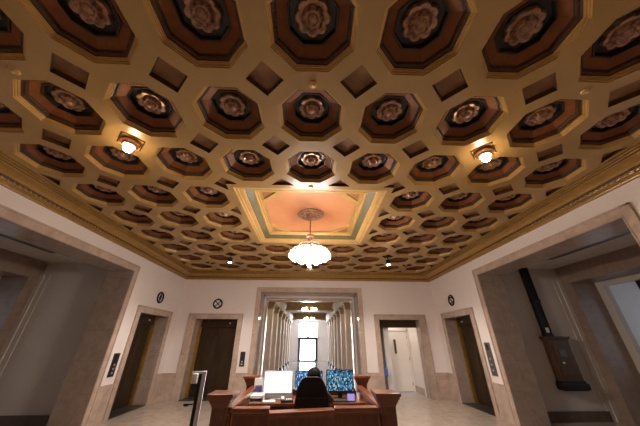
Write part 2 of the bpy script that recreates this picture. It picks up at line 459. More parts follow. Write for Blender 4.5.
FI0, FI1, FO0, FO1 = 2.52, 3.98, 2.35, 4.23
wall('far', WX, [(-FI1, -FI0, EZI), (-PI_, PI_, PZI), (FI0, FI1, EZI)])
wall('near', WX, [(-FI1, -FI0, EZI), (-PI_, PI_, PZI), (FI0, FI1, EZI)])

floor = MB(); floor.box(-10.5, 10.5, -8.0, WY + .5, -.1, 0); struct(floor.build('floor', 'floor'))
def cvt(side, u, n, z):
    """wall-local: u along wall, n out into the room (negative = into the wall)"""
    return {'left': (-WX + n, u, z), 'right': (WX - n, u, z), 'far': (u, WY - n, z), 'near': (u, -WY + n, z)}[side]
def lbox(mb, side, u0, u1, n0, n1, z0, z1):
    p, q = cvt(side, u0, n0, z0), cvt(side, u1, n1, z1)
    mb.box(min(p[0], q[0]), max(p[0], q[0]), min(p[1], q[1]), max(p[1], q[1]), z0, z1)
TR = [1]
def next_trim(): TR[0] += 1; return 'trim_%d' % TR[0]
def casing(side, i0, i1, o0, o1, zi, zo, depth, m='marble', mrev='marble_polish', parent=None):
    """marble architrave on the wall face and the reveal lining behind it"""
    mb = MB()
    lbox(mb, side, o0, i0, -.0, .028, 0, zo); lbox(mb, side, i1, o1, -.0, .028, 0, zo); lbox(mb, side, i0, i1, -.0, .028, zi, zo)
    lbox(mb, side, o0, o0 + .03, .028, .042, 0, zo); lbox(mb, side, o1 - .03, o1, .028, .042, 0, zo); lbox(mb, side, o0, o1, .028, .042, zo - .03, zo)
    lbox(mb, side, i0 - .022, i0 - .006, .028, .036, 0, zi + .02); lbox(mb, side, i1 + .006, i1 + .022, .028, .036, 0, zi + .02); lbox(mb, side, i0 - .022, i1 + .022, .028, .036, zi + .006, zi + .022)
    c = mb.build('architrave' if parent else next_trim(), m, parent)
    if not parent: struct(c)
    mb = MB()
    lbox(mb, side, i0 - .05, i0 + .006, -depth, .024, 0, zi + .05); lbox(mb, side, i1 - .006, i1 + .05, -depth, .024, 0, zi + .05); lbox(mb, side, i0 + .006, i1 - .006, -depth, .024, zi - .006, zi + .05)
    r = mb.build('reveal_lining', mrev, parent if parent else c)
    return c
DN = [0]
def elevator(side, i0, i1, o0, o1):
    DN[0] += 1
    root = empty_struct('door_%d' % DN[0])
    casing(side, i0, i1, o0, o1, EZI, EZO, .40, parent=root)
    D = .40
    mb = MB()                                         # brass inner frame and header
    lbox(mb, side, i0 + .006, i0 + .09, -D - .02, -D + .06, 0, EZI); lbox(mb, side, i1 - .09, i1 - .006, -D - .02, -D + .06, 0, EZI)
    lbox(mb, side, i0 + .07, i0 + .10, -D - .03, -D + .03, 0, EZI - .2); lbox(mb, side, i1 - .10, i1 - .07, -D - .03, -D + .03, 0, EZI - .2)
    mb.build('brass_frame', 'brass', root)
    mb = MB(); lbox(mb, side, i0 + .07, i1 - .07, -D - .03, -D + .05, EZI - .24, EZI); lbox(mb, side, i0 + .07, i1 - .07, -D + .05, -D + .065, EZI - .24, EZI - .21)
    mb.build('bronze_header', 'bronze', root)
    mid = (i0 + i1) / 2
    for k, (a, b) in enumerate(((i0 + .07, mid - .004), (mid + .004, i1 - .07))):
        mb = MB(); lbox(mb, side, a, b, -D - .05, -D - .02, .01, EZI - .2)
        lbox(mb, side, a + .08, b - .08, -D - .02, -D - .012, .25, EZI - .42)
        mb.build('door_panel', 'bronze', root)
    mb = MB(); lbox(mb, side, i0, i1, -D, .03, 0, .012); mb.build('sill', 'sill', root)
    mb = MB(); lbox(mb, side, mid + .36, mid + .40, -D + .05, -D + .075, EZI - .14, EZI - .10); mb.build('arrival_lamp', 'cream', root)
    return root
elevator('left', EI0, EI1, EO0, EO1); elevator('left', -EI1, -EI0, -EO1, -EO0)
elevator('right', EI0, EI1, EO0, EO1); elevator('right', -EI1, -EI0, -EO1, -EO0)
elevator('far', -FI1, -FI0, -FO1, -FO0)
elevator('near', -FI1, -FI0, -FO1, -FO0); elevator('near', FI0, FI1, FO0, FO1)

# side portals and the two end portals
for side in ('left', 'right', 'near'):
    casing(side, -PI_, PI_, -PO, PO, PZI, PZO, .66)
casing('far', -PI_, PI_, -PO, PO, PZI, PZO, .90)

# wainscot
def wains(side, segs):
    mb = MB()
    for a, b in segs:
        lbox(mb, side, a, b, 0, .020, 0, .70); lbox(mb, side, a, b, 0, .032, .70, .725); lbox(mb, side, a, b, 0, .030, 0, .11)
    struct(mb.build(next_trim(), 'marble'))
for s_ in ('left', 'right'): wains(s_, [(-WY, -EO1), (-EO0, -PO), (PO, EO0), (EO1, WY)])
for s_ in ('far', 'near'): wains(s_, [(-WX, -FO1), (-FO0, -PO), (PO, FO0), (FO1, WX)])

# ------------------------------------------------------------------ side alcoves
def alcove(sg):
    nm = 'left' if sg < 0 else 'right'
    X = lambda a: sg * a
    def bx(mb, x0, x1, *r): mb.box(min(X(x0), X(x1)), max(X(x0), X(x1)), *r)
    # side walls beyond the reveal
    for sy in (1, -1):
        y = 2.10 * sy
        mb = MB(); bx(mb, 5.12, 7.25, min(y, y + .2 * sy), max(y, y + .2 * sy), 0, 3.6)
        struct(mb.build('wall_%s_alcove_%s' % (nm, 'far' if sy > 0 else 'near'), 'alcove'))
        mb = MB(); bx(mb, 5.33, 7.05, min(y, y - .03 * sy), max(y, y - .03 * sy), 0, .20); struct(mb.build('baseboard_%s_alcove_%s' % (nm, 'far' if sy > 0 else 'near'), 'base_stone'))
        mb = MB()                                     # stepped moulding beside the inner portal
        for x0, x1, dd in ((7.02, 7.14, .02), (7.14, 7.24, .05)):
            bx(mb, x0, x1, min(y, y - dd * sy), max(y, y - dd * sy), 0, 3.22)
        struct(mb.build(next_trim(), 'alcove'))
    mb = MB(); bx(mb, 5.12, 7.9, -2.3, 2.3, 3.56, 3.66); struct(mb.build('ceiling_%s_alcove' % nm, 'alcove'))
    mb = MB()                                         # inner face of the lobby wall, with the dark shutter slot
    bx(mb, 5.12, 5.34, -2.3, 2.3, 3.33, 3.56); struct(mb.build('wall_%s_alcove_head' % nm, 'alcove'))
    mb = MB(); bx(mb, 5.32, 5.52, -1.80, .36, 3.29, 3.34); struct(mb.build(next_trim(), 'iron'))
    mb = MB()                                         # inner portal, in the marble darkened for lack of light
    for sy in (1, -1): bx(mb, 7.24, 7.92, min(1.80 * sy, 2.3 * sy), max(1.80 * sy, 2.3 * sy), 0, 3.6)
    bx(mb, 7.24, 7.92, -1.80, 1.80, 3.10, 3.6)
    struct(mb.build(next_trim(), 'marble_dark'))
    mb = MB()                                         # white frame beyond
    for sy in (1, -1): bx(mb, 7.92, 8.06, min(1.62 * sy, 2.3 * sy), max(1.62 * sy, 2.3 * sy), 0, 3.3)
    bx(mb, 7.92, 8.06, -1.62, 1.62, 2.98, 3.3)
    struct(mb.build(next_trim(), 'alcove'))
    mb = MB(); bx(mb, 8.06, 8.12, -1.62, 1.0, 2.78, 2.98); struct(mb.build(next_trim(), 'iron'))
    mb = MB(); bx(mb, 10.3, 10.4, -3, 3, 0, 3.6)
    for sy in (1, -1): bx(mb, 8.06, 10.3, min(2.3 * sy, 2.5 * sy), max(2.3 * sy, 2.5 * sy), 0, 3.6)
    struct(mb.build('wall_%s_beyond' % nm, 'corr_wall'))
    mb = MB(); bx(mb, 7.92, 10.4, -2.5, 2.5, 3.6, 3.7); struct(mb.build('ceiling_%s_beyond' % nm, 'corr_wall'))
    w = MB(); bx(w, 10.26, 10.30, -1.5, 1.9, .9, 3.0); win = struct(w.build('window_%d' % (2 if sg < 0 else 3), 'alcove_day'))
    w = MB()
    for yy in (-1.5, -.65, .2, 1.05, 1.9): bx(w, 10.22, 10.26, yy - .03, yy + .03, .87, 3.03)
    for zz in (.9, 1.95, 3.0): bx(w, 10.22, 10.26, -1.53, 1.93, zz - .03, zz + .03)
    w.build('window_frame', 'white_paint', win)
alcove(-1); alcove(1)

# ------------------------------------------------------------------ corridor beyond the far portal
CY0, CY1 = WY + .9, 22.3
mb = MB(); mb.box(-4.6, 4.6, WY + .5, CY1 + .3, -.1, 0); struct(mb.build('floor_corridor', 'floor_blue'))
mb = MB()                                              # step in the thick portal: narrower second frame
for sx in (-1, 1): mb.box(min(sx * 1.68, sx * 2.2), max(sx * 1.68, sx * 2.2), CY0, CY0 + .30, 0, 3.5)
mb.box(-1.68, 1.68, CY0, CY0 + .30, 3.09, 3.5)
struct(mb.build(next_trim(), 'marble'))
mb = MB()
for sx in (-1, 1): mb.box(min(sx * 1.74, sx * 1.80), max(sx * 1.74, sx * 1.80), CY0 - .04, CY0 + .0, 0, 3.27)
mb.box(-1.80, 1.80, CY0 - .04, CY0 + .0, 3.21, 3.27)
struct(mb.build(next_trim(), 'corr_wall'))
for sx, nm in ((-1, 'left'), (1, 'right')):
    mb = MB(); mb.box(min(sx * 2.75, sx * 2.95), max(sx * 2.75, sx * 2.95), WY + .45, CY1 + .2, 0, 3.7); struct(mb.build('wall_corridor_' + nm, 'corr_wall'))
    mb = MB(); mb.box(min(sx * 1.70, sx * 2.75), max(sx * 1.70, sx * 2.75), CY0 + .30, CY0 + .36, 0, 3.7); struct(mb.build('wall_corridor_end_' + nm, 'corr_wall'))
mb = MB(); mb.box(-2.95, 2.95, WY + .45, CY1 + .2, 3.66, 3.76); struct(mb.build('ceiling_corridor', 'corr_wall'))
pier = thing('corridor_pier', 'x', 'pier', group='piers along the corridor')
mb = MB(); mb.box(-.21, .21, -.21, .21, .16, 3.0, bevel=.02)
for k in range(3):
    for sx in (-1, 1):
        mb.box(sx * .212 - .006, sx * .212 + .006, -.12 + k * .09, -.08 + k * .09, .3, 2.9)
mb.build('shaft', 'pier', pier)
mb = MB(); mb.box(-.25, .25, -.25, .25, 0, .12, bevel=.01); mb.box(-.23, .23, -.23, .23, .12, .17, bevel=.01); mb.build('base', 'base_stone', pier)
mb = MB()
for a, z0, z1 in ((.225, 2.98, 3.03), (.24, 3.06, 3.16), (.27, 3.16, 3.22), (.30, 3.22, 3.30)): mb.box(-a, a, -a, a, z0, z1, bevel=.008)
mb.box(-.2, .2, -.2, .2, 3.0, 3.1); mb.build('capital', 'capital', pier)
n = 0; PY = [7.7, 9.7, 11.7, 13.7, 15.7, 17.7, 19.7]
for k, y in enumerate(PY):
    for sx, wd in ((-1, 'left'), (1, 'right')):
        lab = 'tall stone pier with gilded capital in the corridor, %s on the %s side' % (['nearest', 'second', 'third', 'fourth', 'fifth', 'sixth', 'farthest'][k], wd)
        if n == 0: pier.location = (sx * 1.9, y, 0); pier['label'] = lab
        else: copy_thing(pier, (sx * 1.9, y, 0), label=lab)
        n += 1
mb = MB()
for sx in (-1, 1): mb.box(min(sx * 1.62, sx * 2.16), max(sx * 1.62, sx * 2.16), CY0 + .36, CY1, 3.30, 3.66)
struct(mb.build(next_trim(), 'corr_wall'))
mb = MB()                                              # gilt soffits across the corridor
for y0, y1 in ((9.9, 10.6), (16.4, 17.2)):
    mb.box(-1.30, 1.30, y0, y1, 3.24, 3.66); mb.box(-1.36, 1.36, y0 - .04, y1 + .04, 3.20, 3.27); mb.box(-1.36, 1.36, y0 - .04, y1 + .04, 3.56, 3.62)
    for x in (-.9, -.45, 0, .45, .9): mb.box(x - .19, x + .19, y0 - .03, y0, 3.33, 3.52)
struct(mb.build(next_trim(), 'corr_gold'))
mb = MB()                                              # end wall with glazed entrance
ex = -.12
mb.box(-2.95, ex - .93, CY1, CY1 + .25, 0, 3.7); mb.box(ex + .93, 2.95, CY1, CY1 + .25, 0, 3.7); mb.box(ex - .93, ex + .93, CY1, CY1 + .25, 3.32, 3.7)
struct(mb.build('wall_corridor_end', 'corr_wall'))
mb = MB(); mb.box(ex - .93, ex + .93, CY1 + .15, CY1 + .18, 2.05, 3.32); wtop = struct(mb.build('window_1', 'daylight'))
mb = MB()
for x in (-.93, -.31, .31, .93): mb.box(ex + x - .018, ex + x + .018, CY1 + .1, CY1 + .15, 2.0, 3.32)
mb.box(ex - .93, ex + .93, CY1 + .1, CY1 + .15, 2.7, 2.73); mb.build('window_frame', 'white_paint', wtop)
DN[0] += 1
ent = empty_struct('door_%d' % DN[0], (ex, CY1, 0))
mb = MB(); mb.box(-.80, .80, .13, .16, .08, 1.92); mb.build('glass_pane', 'daylight', ent)
mb = MB()
for sx in (-1, 1): mb.box(min(sx * .70, sx * .93), max(sx * .70, sx * .93), -.12, .14, 0, 2.05)
mb.box(-.93, .93, -.12, .14, 1.82, 2.05); mb.box(-.80, .80, 0, .14, 0, .13)
mb.box(-.12, .12, -.13, .0, 2.05, 2.13); mb.box(-.05, .05, -.13, 0, 2.13, 2.21); mb.build('door_frame', 'door_blue', ent)
# corridor lamps
def corridor_lamp(y, lab):
    t = thing('corridor_chandelier', lab, 'chandelier', (0, y, 3.43), group='chandeliers along the corridor')
    mb = MB(); mb.tube((0, 0, 0), (0, 0, -.30), .012); mb.lathe([(.06, 0), (.05, -.03), (.012, -.05)], seg=16); mb.build('rod', 'brass', t)
    mb = MB(); mb.torus((0, 0, -.32), .30, .016, 28, 6); mb.build('ring', 'brass', t)
    for k in range(6):
        a = 2 * PI * k / 6; c = (.30 * math.cos(a), .30 * math.sin(a), -.38)
        mb = MB(); mb.tube((0, 0, -.28), (c[0], c[1], -.32), .008, seg=6); ar = mb.build('arm', 'brass', t)
        mb = MB(); mb.ball(c, .055, seg=12, rings=8); mb.build('globe', 'corr_bulb', t, smooth=True)
corridor_lamp(8.0, 'small brass ring chandelier nearest in the corridor beyond the portal')
corridor_lamp(13.4, 'small brass ring chandelier second along the corridor')
corridor_lamp(19.0, 'small brass ring chandelier farthest along the corridor')

# ------------------------------------------------------------------ open doorway at right of the far wall
DN[0] += 1
dr = empty_struct('door_%d' % DN[0])
casing('far', FI0, FI1, FO0, FO1, EZI, EZO, .34, parent=dr)
mb = MB(); mb.box(FI0, FI1, WY + .30, WY + .38, 2.10, EZI); mb.build('head_panel', 'bronze', dr)
mb = MB(); mb.box(2.30, 2.52, WY + .45, 6.1, 0, 2.7); struct(mb.build('wall_vestibule_left', 'white_paint'))
mb = MB(); mb.box(4.02, 4.2, WY + .45, 6.1, 0, 2.7); struct(mb.build('wall_vestibule_right', 'white_paint'))
mb = MB(); mb.box(2.3, 3.0, 6.1, 6.22, 0, 2.7); mb.box(3.95, 4.2, 6.1, 6.22, 0, 2.7); mb.box(3.0, 3.95, 6.1, 6.22, 2.03, 2.7); struct(mb.build('wall_vestibule_far', 'white_paint'))
mb = MB(); mb.box(2.3, 4.2, WY + .45, 6.22, 2.7, 2.75); struct(mb.build('ceiling_vestibule', 'white_paint'))
mb = MB(); mb.box(4.0, 4.02, WY + .45, 6.1, 0, .2); struct(mb.build('baseboard_vestibule', 'marble'))
DN[0] += 1
wd = empty_struct('door_%d' % DN[0], (3.475, 6.1, 0))
mb = MB(); mb.box(-.455, .455, .0, .045, .01, 2.02); mb.build('door_leaf', 'white_paint', wd)
mb = MB(); mb.box(-.52, -.46, -.03, .06, 0, 2.09); mb.box(.46, .52, -.03, .06, 0, 2.09); mb.box(-.52, .52, -.03, .06, 2.03, 2.09); mb.build('door_frame', 'white_paint', wd)
mb = MB(); mb.box(-.10, -.01, -.012, 0, 1.23, 1.72); mb.build('vision_slot', 'grey_metal', wd)
mb = MB(); mb.tube((-.37, 0, 1.0), (-.37, -.05, 1.0), .022); mb.ball((-.37, -.065, 1.0), .032, seg=12, rings=8); mb.build('door_knob', 'iron', wd, smooth=True)
for z in (.25, 1.05, 1.8):
    mb = MB(); mb.tube((.462, -.012, z - .05), (.462, -.012, z + .05), .014); mb.build('hinge', 'grey_metal', wd)
vl = thing('vestibule_ceiling_light', 'round white ceiling light in the small room behind the open doorway', 'ceiling light', (3.25, 5.65, 2.7))
mb = MB(); mb.lathe([(.17, 0), (.17, -.03), (.15, -.03)], seg=24); mb.build('rim', 'white_plastic', vl)
mb = MB(); mb.lathe([(.15, -.02), (.14, -.05), (.08, -.075), (.01, -.08)], seg=24); mb.build('diffuser', emit('vestibule_lit_glass', (1, .88, .78), 16), vl, smooth=True)
bag = thing('hanging_bag', 'small blue bag hanging on the left jamb of the open doorway', 'bag', (2.590, WY + .03, .62))
mb = MB(); mb.box(-.06, .06, -.08, .08, 0, .24, bevel=.02); mb.build('pouch', 'blue', bag)
mb = MB(); mb.path([(-.04, 0, .24), (-.035, 0, .36), (-.06, 0, .40), (.0, 0, .36), (.04, 0, .24)], .008, 6); mb.build('strap', 'blue', bag)
mb = MB(); mb.tube((-.07, 0, .40), (-.03, 0, .40), .008); mb.build('hook', 'iron', bag)

# ------------------------------------------------------------------ round black emblems above the lifts
def emblem(side, u, lab, style):
    c = Vector(cvt(side, u, .012, 2.85)); ax = 'x' if side in ('left', 'right') else 'y'
    t = thing('round_emblem', lab, 'sign', c)
    mb = MB(); mb.torus((0, 0, 0), .15, .027, 40, 8, ax)
    if style == 'x': mb.tube(*( [(-.001, -.001, .16), (.0, .0, .20)]), .018, .004, seg=8)
    mb.build('ring', 'iron', t, smooth=True)
    P = (lambda a, b: (0, a, b)) if ax == 'x' else (lambda a, b: (a, 0, b))
    fl = -1 if side == 'left' else 1
    mb = MB()
    if style == 'x':
        q = .10
        mb.tube(P(-q, -q), P(q, q), .014, seg=8); mb.tube(P(-q, q), P(q, -q), .014, seg=8)
        mb.ball((0, 0, 0), .03, seg=10, rings=6)
        for a, b in ((q, q), (-q, q), (q, -q), (-q, -q)): mb.ball(P(a * .82, b * .82), .022, seg=8, rings=6)
    elif style == 'leaf':
        mb.tube(P(0, -.14), P(0, .14), .010, seg=8)
        pts = [(0, .10), (.055, .0), (0, -.10), (-.055, 0), (0, .10)]
        mb.path([P(*p) for p in pts], .012, 8); mb.ball((0, 0, 0), .028, seg=8, rings=6)
    else:
        pts = [(-.07, .04), (-.04, .085), (.02, .09), (.055, .055), (.04, .01), (-.02, -.03), (-.05, -.075), (.0, -.06), (.075, -.085)]
        mb.path([P(fl * a, b) for a, b in pts], .018, 8)
    mb.build('crossed_motif' if style == 'x' else 'scroll_motif', 'iron', t, smooth=True)
emblem('left', 3.37, 'round black emblem above the left wall elevator', 'leaf')
emblem('far', -3.32, 'round black emblem with crossed bars above the far wall elevator', 'x')
emblem('right', 3.46, 'round black emblem above the right wall elevator', 'two')

# call panels, switches
def call_panel(side, u0, u1, z0, z1, lab, m, nb):
    t = thing('call_panel', lab, 'call panel', cvt(side, (u0 + u1) / 2, 0, (z0 + z1) / 2))
    base = Vector(t.location)
    def lb(mb, a0, a1, n0, n1, b0, b1):
        p, q = Vector(cvt(side, a0, n0, b0)) - base, Vector(cvt(side, a1, n1, b1)) - base
        mb.box(min(p.x, q.x), max(p.x, q.x), min(p.y, q.y), max(p.y, q.y), min(p.z, q.z), max(p.z, q.z))
    mb = MB(); lb(mb, u0, u1, -.004, .016, z0, z1); mb.build('face_plate', m, t)
    um = (u0 + u1) / 2
    for k in range(nb):
        z = z0 + (z1 - z0) * (.16 + .17 * k); mb = MB(); lb(mb, um - .022, um + .022, .016, .026, z - .022, z + .022); mb.build('button', 'silver', t)
    mb = MB(); lb(mb, um - .045, um + .045, .016, .02, z1 - .17, z1 - .05); mb.build('display', 'black_plastic', t)
call_panel('left', 2.13, 2.33, .88, 1.37, 'black elevator call panel on the left wall beside the wide portal', 'black_plastic', 3)
call_panel('far', -2.27, -2.11, .90, 1.33, 'black elevator call panel on the far wall left of the central portal', 'black_plastic', 2)
call_panel('right', 2.13, 2.34, .88, 1.62, 'tall grey elevator call panel on the right wall', 'grey_metal', 3)
def switch(side, u, z, lab):
    t = thing('light_switch', lab, 'light switch', cvt(side, u, 0, z))
    mb = MB(); mb.box(-.04, .04, -.009, 0, -.06, .06); mb.build('cover_plate', 'plaster', t)
    mb = MB(); mb.box(-.008, .008, -.018, -.009, -.018, .018); mb.build('toggle', 'white_plastic', t)
switch('far', -4.50, 1.38, 'small pale switch plate in the left corner of the far wall')
switch('far', 2.07, 1.30, 'small pale switch plate between the central portal and open doorway')

# ------------------------------------------------------------------ chandelier
ch = thing('chandelier', 'large lit chandelier of clustered white glass globes hanging from peach bay', 'chandelier', (0, 0, CZ + PZ + .018))
z0 = CZ + PZ + .018
Z = lambda z: z - z0
mb = MB(); mb.lathe([(.09, -.06), (.085, -.09), (.05, -.12), (.014, -.15)], seg=20); mb.build('canopy', 'rosette', ch, smooth=True)
mb = MB(); mb.tube((0, 0, -.1), (0, 0, Z(3.62)), .013, seg=10); mb.build('rod', 'rosette', ch)
mb = MB(); mb.lathe([(.02, Z(3.66)), (.085, Z(3.645)), (.085, Z(3.60)), (.05, Z(3.58)), (.06, Z(3.53)), (.035, Z(3.48)), (.05, Z(3.40)), (.09, Z(3.30)), (.05, Z(3.2)), (.03, Z(3.08))], seg=24); mb.build('hub', 'rosette', ch, smooth=True)
mb = MB(); mb.torus((0, 0, Z(3.32)), .36, .016, 48, 8); mb.torus((0, 0, Z(3.44)), .22, .013, 40, 8); mb.build('ring', 'rosette', ch, smooth=True)
for n_, R, zg, rg, ra, off, gm in ((12, .36, 3.19, .064, 3.31, 0, 'globe'), (9, .24, 3.31, .052, 3.40, .3, 'globe_up'), (8, .21, 3.11, .056, 3.22, .1, 'globe')):
    for k in range(n_):
        a = 2 * PI * k / n_ + off; c, s_ = math.cos(a), math.sin(a)
        mb = MB(); mb.path([(.04 * c, .04 * s_, Z(ra + .02)), (R * .6 * c, R * .6 * s_, Z(ra + .04)), (R * c, R * s_, Z(ra)), (R * c, R * s_, Z(zg + rg * .8))], .008, 6)
        if gm == 'globe': mb.lathe([(.012, rg * 1.25), (rg * .6, rg * 1.2), (rg * 1.05, rg * .92), (rg * 1.12, rg * .72), (rg * 1.0, rg * .88), (rg * .55, rg * 1.12)], (R * c, R * s_, Z(zg)), 14)  # cap added over each globe to keep its light off the bay
        mb.build('arm', 'rosette', ch)
        mb = MB(); mb.lathe([(.012, rg * 1.05), (rg * .55, rg * .85), (rg * .95, rg * .35), (rg, -.1 * rg), (rg * .85, -.6 * rg), (rg * .45, -.95 * rg), (.006, -1.1 * rg)], (R * c, R * s_, Z(zg)), 14); mb.build('globe', gm, ch, smooth=True)
mb = MB(); mb.lathe([(.03, Z(3.10)), (.05, Z(3.06)), (.03, Z(3.02)), (.012, Z(2.98))], seg=16); mb.lathe([(.01, Z(2.99)), (.04, Z(2.96)), (.035, Z(2.92)), (.008, Z(2.89))], seg=16); mb.build('finial', 'silver', ch, smooth=True)

# ceiling lamps on the diamonds, and far spot lamps
def diamond_lamp(x, y, lab):
    t = thing('ceiling_lamp', lab, 'ceiling lamp', (x, y, CZ), group='bare bulb ceiling lamps')
    mb = MB(); d = .175
    mb.lathe([(d, .02), (d, -.010), (d - .02, -.012), (d - .03, -.004), (.02, -.004)], seg=4); mb.build('square_plate', 'gold_trim', t)
    mb = MB(); mb.lathe([(.105, -.0), (.115, -.02), (.112, -.04), (.085, -.055), (.06, -.05)], seg=28); mb.build('wooden_collar', 'coffer_red', t, smooth=True)
    mb = MB(); mb.lathe([(.072, -.045), (.078, -.065), (.07, -.085), (.05, -.085)], seg=24); mb.build('socket', 'cream', t, smooth=True)
    mb = MB(); mb.lathe([(.035, -.08), (.050, -.105), (.053, -.125), (.042, -.152), (.018, -.168), (.003, -.17)], seg=20); mb.build('bulb', 'bulb', t, smooth=True)
diamond_lamp(-2.5 * S, -2.5 * S, 'lit bulb lamp on the ceiling, left one of the near pair')
diamond_lamp(2.5 * S, -2.5 * S, 'lit bulb lamp on the ceiling, right one of the near pair')
def spot_lamp(x, y, lab):
    t = thing('spot_lamp', lab, 'spot lamp', (x, y, CZ), group='small dark spot lamps')
    mb = MB(); mb.lathe([(.07, .05), (.07, -.03), (.02, -.04)], seg=20); mb.build('mount', 'iron', t)
    mb = MB(); mb.tube((0, 0, -.03), (0, 0, -.12), .014); mb.tube((-.07, 0, -.12), (.07, 0, -.12), .012); mb.build('stem', 'iron', t)
    mb = MB(); mb.lathe([(.02, -.11), (.055, -.125), (.06, -.25), (.045, -.25)], seg=20); mb.build('housing', 'iron', t)
    mb = MB(); mb.lathe([(.044, -.235), (.042, -.262), (.003, -.268)], seg=16); mb.build('lens', 'spot', t, smooth=True)
    ld = bpy.data.lights.new('spot_beam', 'SPOT'); ld.energy = 110; ld.color = (1, .92, .85); ld.spot_size = math.radians(135); ld.spot_blend = .6; ld.shadow_soft_size = .04
    lo = bpy.data.objects.new('spot_beam', ld); COL.objects.link(lo); lo.parent = t; lo.location = (0, 0, -.29)
spot_lamp(-2.5 * S, 2.5 * S, 'small dark spot lamp with bright lens on the far left ceiling')
spot_lamp(2.5 * S, 2.5 * S, 'small dark spot lamp with bright lens on the far right ceiling')
def detector(x, y, lab):
    t = thing('sprinkler_head', lab, 'sprinkler', (x, y, CZ), group='pale sprinkler heads on the ceiling')
    mb = MB(); mb.lathe([(.045, 0), (.045, -.006), (.036, -.014), (.016, -.016)], seg=24); mb.build('escutcheon', 'gold_trim', t, smooth=True)
    mb = MB(); mb.tube((0, 0, -.012), (0, 0, -.03), .010, .014, 10); mb.build('nozzle', 'silver', t)
detector(.01, -3.29, 'pale round sprinkler head on the gold ceiling at centre front')
detector(-2.9, -3.32, 'pale round sprinkler head on the left front of the ceiling')
detector(2.87, -3.33, 'pale round sprinkler head on the right front of the ceiling')
detector(0, -1.40, 'pale round sprinkler head at the near edge of the peach bay')
detector(-3.32, 3.29, 'pale round sprinkler head near the far left corner of ceiling')
detector(3.28, 3.29, 'pale round sprinkler head near the far right corner of ceiling')

# ------------------------------------------------------------------ mail chute in the right alcove
ml = thing('mail_chute', 'dark bronze mail chute with wooden collecting box on right alcove wall', 'mail chute', (6.33, 2.095, .61))
mb = MB(); mb.box(-.295, .295, -.20, 0, .0, .20, bevel=.02); mb.box(-.32, .32, -.23, 0, .02, .15, bevel=.02); mb.build('base', 'iron', ml)
mb = MB(); mb.box(-.265, .265, -.18, 0, .20, 1.06, bevel=.01); mb.box(-.21, .21, -.195, -.17, .30, .98, bevel=.006); mb.build('box_body', 'wood_dark', ml)
mb = MB()
for a, d, z_, z2 in ((.272, .19, 1.05, 1.08), (.29, .205, 1.08, 1.11), (.315, .225, 1.11, 1.15)): mb.box(-a, a, -d, 0, z_, z2, bevel=.006)
mb.build('cornice_cap', 'wood_dark', ml)
mb = MB(); mb.box(-.09, .07, -.206, -.19, .70, .86, bevel=.004); mb.build('plaque', 'grey_metal', ml)
mb = MB(); mb.ball((-.08, -.20, .57), .028, seg=12, rings=8); mb.build('lock', 'silver', ml, smooth=True)
mb = MB()
mb.box(-.20, -.175, -.11, 0, 1.15, 2.94); mb.box(-.03, -.005, -.11, 0, 1.15, 2.94); mb.box(-.175, -.03, -.085, 0, 1.15, 2.94); mb.box(-.21, .005, -.125, 0, 2.0, 2.06); mb.box(-.21, .005, -.125, 0, 1.15, 1.20)
mb.build('chute_shaft', 'iron', ml)
mb = MB(); mb.box(-.13, -.04, -.09, -.084, 1.24, 1.36); mb.build('notice_card', 'paper', ml)

# ------------------------------------------------------------------ security desk
dk = thing('security_desk', 'mahogany security desk enclosure with corner pedestals in the lobby centre', 'desk', (0, 0, 0))
CX = 1.02; YN, YFAR = -1.02, .80
def pedestal(x, y):
    a, b = .092, .095
    mb = MB(); mb.box(x - a, x + a, y - b, y + b, .0, .96); mb.box(x - a - .022, x + a + .022, y - b - .022, y + b + .022, 0, .10, bevel=.01)
    for sgn in (-1, 1):
        mb.box(x - .055, x + .055, y + sgn * b - .008, y + sgn * b + .008, .2, .82, bevel=.004)
        mb.box(x + sgn * a - .008, x + sgn * a + .008, y - .055, y + .055, .2, .82, bevel=.004)
    p = mb.build('pedestal', 'wood', dk)
    mb = MB()
    for e, z0_, z1_ in ((.008, .905, .93), (.020, .93, .955), (.034, .955, .985), (.050, .985, 1.015), (.066, 1.015, 1.05)): mb.box(x - a - e, x + a + e, y - b - e, y + b + e, z0_, z1_, bevel=.006)
    mb.build('pedestal_cap', 'wood_top', p)
for x in (-CX, CX):
    pedestal(x * 1.02 - .015, YN); pedestal(x * 1.02, YFAR)
for sx in (-1, 1):
    x = sx * .975
    mb = MB(); mb.box(x - .03, x + .03, YN + .09, YFAR - .09, .08, .84); mb.box(x + sx * .03 - .008, x + sx * .03 + .008, YN + .3, YFAR - .3, .2, .72, bevel=.004)
    p = mb.build('side_panel', 'wood', dk)
    mb = MB(); mb.box(x - .055, x + .055, YN - .03, YFAR - .09, .84, .90, bevel=.010); mb.build('side_rail', 'wood_top', p)
def front(x0, x1, mtx=None, name='front_panel', lo=0):
    mb = MB(); mb.box(x0, x1, YN - .03, YN + .03, .06, .83 - lo, mtx)
    w = x1 - x0; n = max(1, round(w / .3))
    for k in range(n):
        a = x0 + w * k / n + .035; b = x0 + w * (k + 1) / n - .035
        mb.box(a, b, YN - .040, YN - .028, .16, .70 - lo, mtx); mb.box(a + .04, b - .04, YN - .047, YN - .038, .20, .66 - lo, mtx)
    p = mb.build(name, 'wood', dk)
    mb = MB(); mb.box(x0 - .005, x1 + .005, YN - .085, YN + .07, .845 - lo, .895 - lo, mtx, bevel=.012); mb.box(x0, x1, YN - .05, YN + .045, .82 - lo, .845 - lo, mtx)
    mb.build('top_rail', 'wood_top', p)
front(-.90, -.46); front(.36, .90)
hinge = Matrix.Translation((.35, YN - .03, 0)) @ Matrix.Rotation(math.radians(10), 4, 'Z') @ Matrix.Translation((-.35, -YN, 0))
front(-.45, .34, hinge, 'gate', .012)
